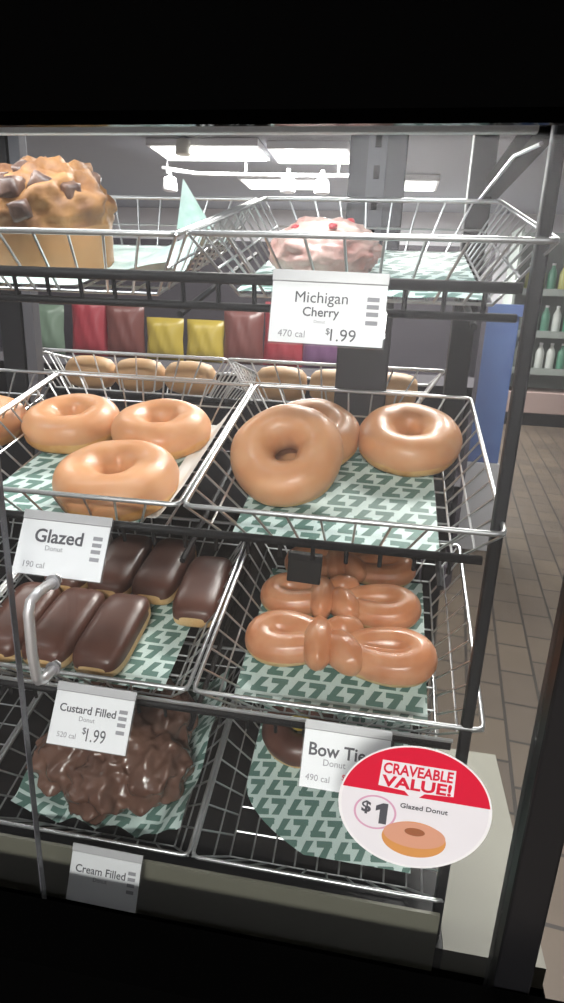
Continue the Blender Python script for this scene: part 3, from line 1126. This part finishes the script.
t = thing('muffin', 'big golden brown muffin studded with chocolate chunks, top left of the case', 'muffin', on_floor(0, -0.1505, 0.105, 0, 0.002) @ Matrix.Diagonal((0.92, 0.92, 0.85, 1)))
me = muffin_body()
lo = split_mesh(me, lambda c: c.z > 0.04, 'muffin_top', 'muffin_cup')
meshobj('muffin_top', lo[0], 'muffin', t)
meshobj('muffin_base', lo[1], 'muffin_cup', t)
random.seed(12)
for az, el, s in ((-2.15, 0.75, 0.0095), (-1.65, 0.6, 0.011), (-1.1, 0.72, 0.011), (-2.2, 0.25, 0.009), (-1.45, 0.2, 0.010), (-0.6, 0.55, 0.009), (-2.7, 0.6, 0.009), (-1.75, 1.15, 0.008), (0.5, 0.7, 0.009), (1.6, 0.6, 0.01), (2.6, 0.8, 0.009)):
    bm = bmesh.new()
    bmesh.ops.create_cube(bm, size=2)
    bmesh.ops.subdivide_edges(bm, edges=bm.edges, cuts=3, use_grid_fill=True)
    for v in bm.verts:
        d = v.co.copy()
        d = d * 0.72 + d.normalized() * 0.38
        d *= 1 + 0.16 * noise.noise(v.co * 1.4 + Vector((az, el, 0)))
        v.co = Vector((d.x * s, d.y * s * 0.8, d.z * s * 0.8))
    me = bpy.data.meshes.new('chocolate_chunk')
    bm.to_mesh(me); bm.free()
    for p in me.polygons:
        p.use_smooth = True
    o = meshobj('chocolate_chunk', me, 'choc_chunk', t)
    d = Vector((math.cos(az) * math.cos(el) * 0.0535, math.sin(az) * math.cos(el) * 0.0535, 0.05 + 0.041 * math.sin(el)))
    o.location = d
    o.rotation_euler = (random.uniform(-0.5, 0.5), random.uniform(-0.5, 0.5), az)


# ------------------------------------------------------------------ price tags
def price_tag(x, y, z, w, h, tilt, roll, label, lines, band=0.0):
    """x,y,z = top centre of the card; lines = (text, dx, dz (fractions), width or None, height, ink)"""
    mw = Matrix.Translation((x, y, z)) @ Matrix.Rotation(roll, 4, 'Y') @ Matrix.Rotation(-tilt, 4, 'X')
    t = thing('price_tag', label, 'price tag', mw, 'white price tags')
    MB().box(-w / 2 - 0.001, w / 2 + 0.001, 0.0004, 0.0016, -h - 0.001, 0.0065).build('holder', 'clear_plastic', t)
    MB().box(-w / 2 - 0.0005, w / 2 + 0.0005, -0.0012, 0.0002, 0.0003, 0.0075).build('holder_clip', 'grey_plastic', t, bevel=0.0004)
    c = MB().box(-w / 2, w / 2, -0.0008, 0.0, -h, 0).build('card', 'white_card', t)
    for body, dx, dz, wd, ht, ink, bold in lines:
        lettering(body, dx * w, -dz * h, -0.00095, c, ink, wd * w if wd else None, ht * h if ht else None, bold)
    for k, zz in enumerate((0.2, 0.32, 0.44, 0.58)):
        MB().box(0.335 * w, 0.44 * w, -0.0010, -0.00085, -h * (zz + 0.07), -h * zz).build('fine_print', 'ink_grey', c)
    return t


K, G = 'ink_dark', 'ink_grey'
price_tag(0.1048, -0.0195, 0.1165, 0.0735, 0.0385, math.radians(14), 0.012, 'white price tag reading Michigan Cherry, hanging from the top shelf',
          [('Michigan', -0.06, 0.27, 0.46, None, K, 0.0), ('Cherry', -0.055, 0.50, 0.32, None, K, 0.012), ('Donut', -0.06, 0.635, 0.1, None, G, 0.0),
           ('470 cal', -0.3, 0.85, 0.24, None, G, 0.0), ('$', 0.02, 0.79, None, 0.12, K, 0.0), ('1.99', 0.155, 0.84, 0.22, 0.2, K, 0.0)])
price_tag(-0.089, -0.0185, -0.0652, 0.0722, 0.0425, math.radians(31), 0.012, 'white price tag reading Glazed, hanging from the second shelf at left',
          [('Glazed', -0.05, 0.28, 0.55, None, K, 0.02), ('Donut', -0.08, 0.5, 0.2, None, G, 0.0),
           ('190 cal', -0.27, 0.82, 0.24, None, G, 0.0)])
price_tag(-0.0735, -0.0195, -0.2192, 0.0698, 0.0432, math.radians(32), 0.012, 'white price tag reading Custard Filled, hanging from the third shelf at left',
          [('Custard Filled', -0.06, 0.3, 0.72, None, K, 0.016), ('Donut', -0.05, 0.47, 0.2, None, G, 0.0),
           ('520 cal', -0.27, 0.8, 0.24, None, G, 0.0), ('$', -0.055, 0.68, None, 0.14, K, 0.0), ('1.99', 0.1, 0.74, 0.24, 0.24, K, 0.0)])
price_tag(0.1405, -0.0195, -0.2222, 0.0685, 0.0435, math.radians(30), 0.01, 'white price tag reading Bow Tie, hanging from the third shelf, half behind the round sticker',
          [('Bow Tie', -0.1, 0.33, 0.66, None, K, 0.02), ('Donut', -0.12, 0.54, 0.26, None, G, 0.0),
           ('490 cal', -0.3, 0.82, 0.28, None, G, 0.0), ('$', 0.0, 0.75, None, 0.12, 'sticker_red', 0.0)])
price_tag(-0.0745, -0.0165, -0.4005, 0.0690, 0.0435, math.radians(24), 0.012, 'white price tag reading Cream Filled, on the beige lip below the bottom baskets',
          [('Cream Filled', -0.06, 0.32, 0.72, None, K, 0.012), ('Donut', -0.05, 0.5, 0.2, None, G, 0.0)])

# black tag clip hanging under the second shelf
t = thing('tag_clip', 'small black plastic tag clip hanging under the second shelf over the bow tie donuts', 'clip',
          Matrix.Translation((0.0955, 0.012, -0.0825)) @ Matrix.Rotation(0.04, 4, 'Y'))
MB().box(-0.0135, 0.0135, -0.002, 0.002, -0.026, 0.0).build('plate', 'black_plastic', t, bevel=0.001)
MB().box(-0.0135, 0.0135, -0.0045, -0.0022, -0.006, 0.0).build('lip', 'black_metal', t, bevel=0.0006)

# ------------------------------------------------------------------ the round sticker on the glass
st = thing('round_sticker', 'round red and white sticker reading CRAVEABLE VALUE on the glass door', 'sticker',
           Matrix.Translation((0.1915, -0.0724, -0.2352)) @ Matrix.Rotation(0.012, 4, 'Y'))
RS = 0.0535


def disc(r, n=72, cx=0, cz=0, sx=1, sz=1):
    return [(cx + r * sx * math.cos(2 * PI * k / n), cz + r * sz * math.sin(2 * PI * k / n)) for k in range(n)]


def circ_above(r, h, n=60):  # the part of a disc above z = h
    a0 = math.asin(h / r)
    return [(r * math.cos(a0 + (PI - 2 * a0) * k / n), r * math.sin(a0 + (PI - 2 * a0) * k / n)) for k in range(n + 1)]


MB().prism(disc(RS), -0.0003, 0.0).build('backing', 'sticker_rim', st)
MB().prism(disc(RS - 0.0022), -0.0005, -0.00032).build('white_field', 'sticker_white', st)
MB().prism(circ_above(RS - 0.0012, 0.011), -0.0007, -0.0003).build('red_field', 'sticker_red', st)
# banner with its downward point
MB().prism([(-0.0255, 0.0385), (0.0245, 0.0385), (0.0255, 0.0165), (0.006, 0.0150), (-0.001, 0.0075), (-0.008, 0.0150), (-0.0265, 0.0165)], -0.0009, -0.00072).build('banner', 'sticker_white', st)
lettering('CRAVEABLE', -0.0005, 0.0325, -0.00105, st, 'sticker_red', 0.0475, 0.0092, 0.025)
lettering('VALUE!', -0.0005, 0.0215, -0.00105, st, 'sticker_red', 0.048, 0.0098, 0.03)
ring = MB()
o1 = disc(0.0152, 48, -0.0265, -0.008); o2 = disc(0.0137, 48, -0.0265, -0.008)
b = len(ring.v)
ring.v += [Vector((x, -0.0008, z)) for x, z in o1] + [Vector((x, -0.0008, z)) for x, z in o2]
for k in range(48):
    l = (k + 1) % 48
    ring.f.append((k, l, 48 + l, 48 + k))
ring.build('price_ring', 'sticker_pink', st)
lettering('$', -0.033, -0.0045, -0.00095, st, 'ink_dark', None, 0.0115, 0.03)
MB().prism([(-0.0232, -0.0172), (-0.0178, -0.0172), (-0.0178, 0.0012), (-0.0215, 0.0012), (-0.0262, -0.0018), (-0.0262, -0.0062), (-0.0232, -0.0046)], -0.00105, -0.0009).build('lettering', 'ink_dark', st)
lettering('Glazed Donut', 0.007, 0.0022, -0.00095, st, 'ink_dark', 0.033, None, 0.012)
# printed picture of a donut
MB().prism(disc(0.0228, 60, 0.003, -0.0268, 1, 0.7), -0.00072, -0.00055).build('printed_dough', 'print_orange', st)
MB().prism(disc(0.022, 60, 0.003, -0.0228, 1, 0.52), -0.0009, -0.00074).build('printed_glaze', 'print_glaze', st)
MB().prism(disc(0.0072, 40, 0.003, -0.0195, 1, 0.48), -0.00108, -0.00092).build('printed_hole', 'print_hole', st)
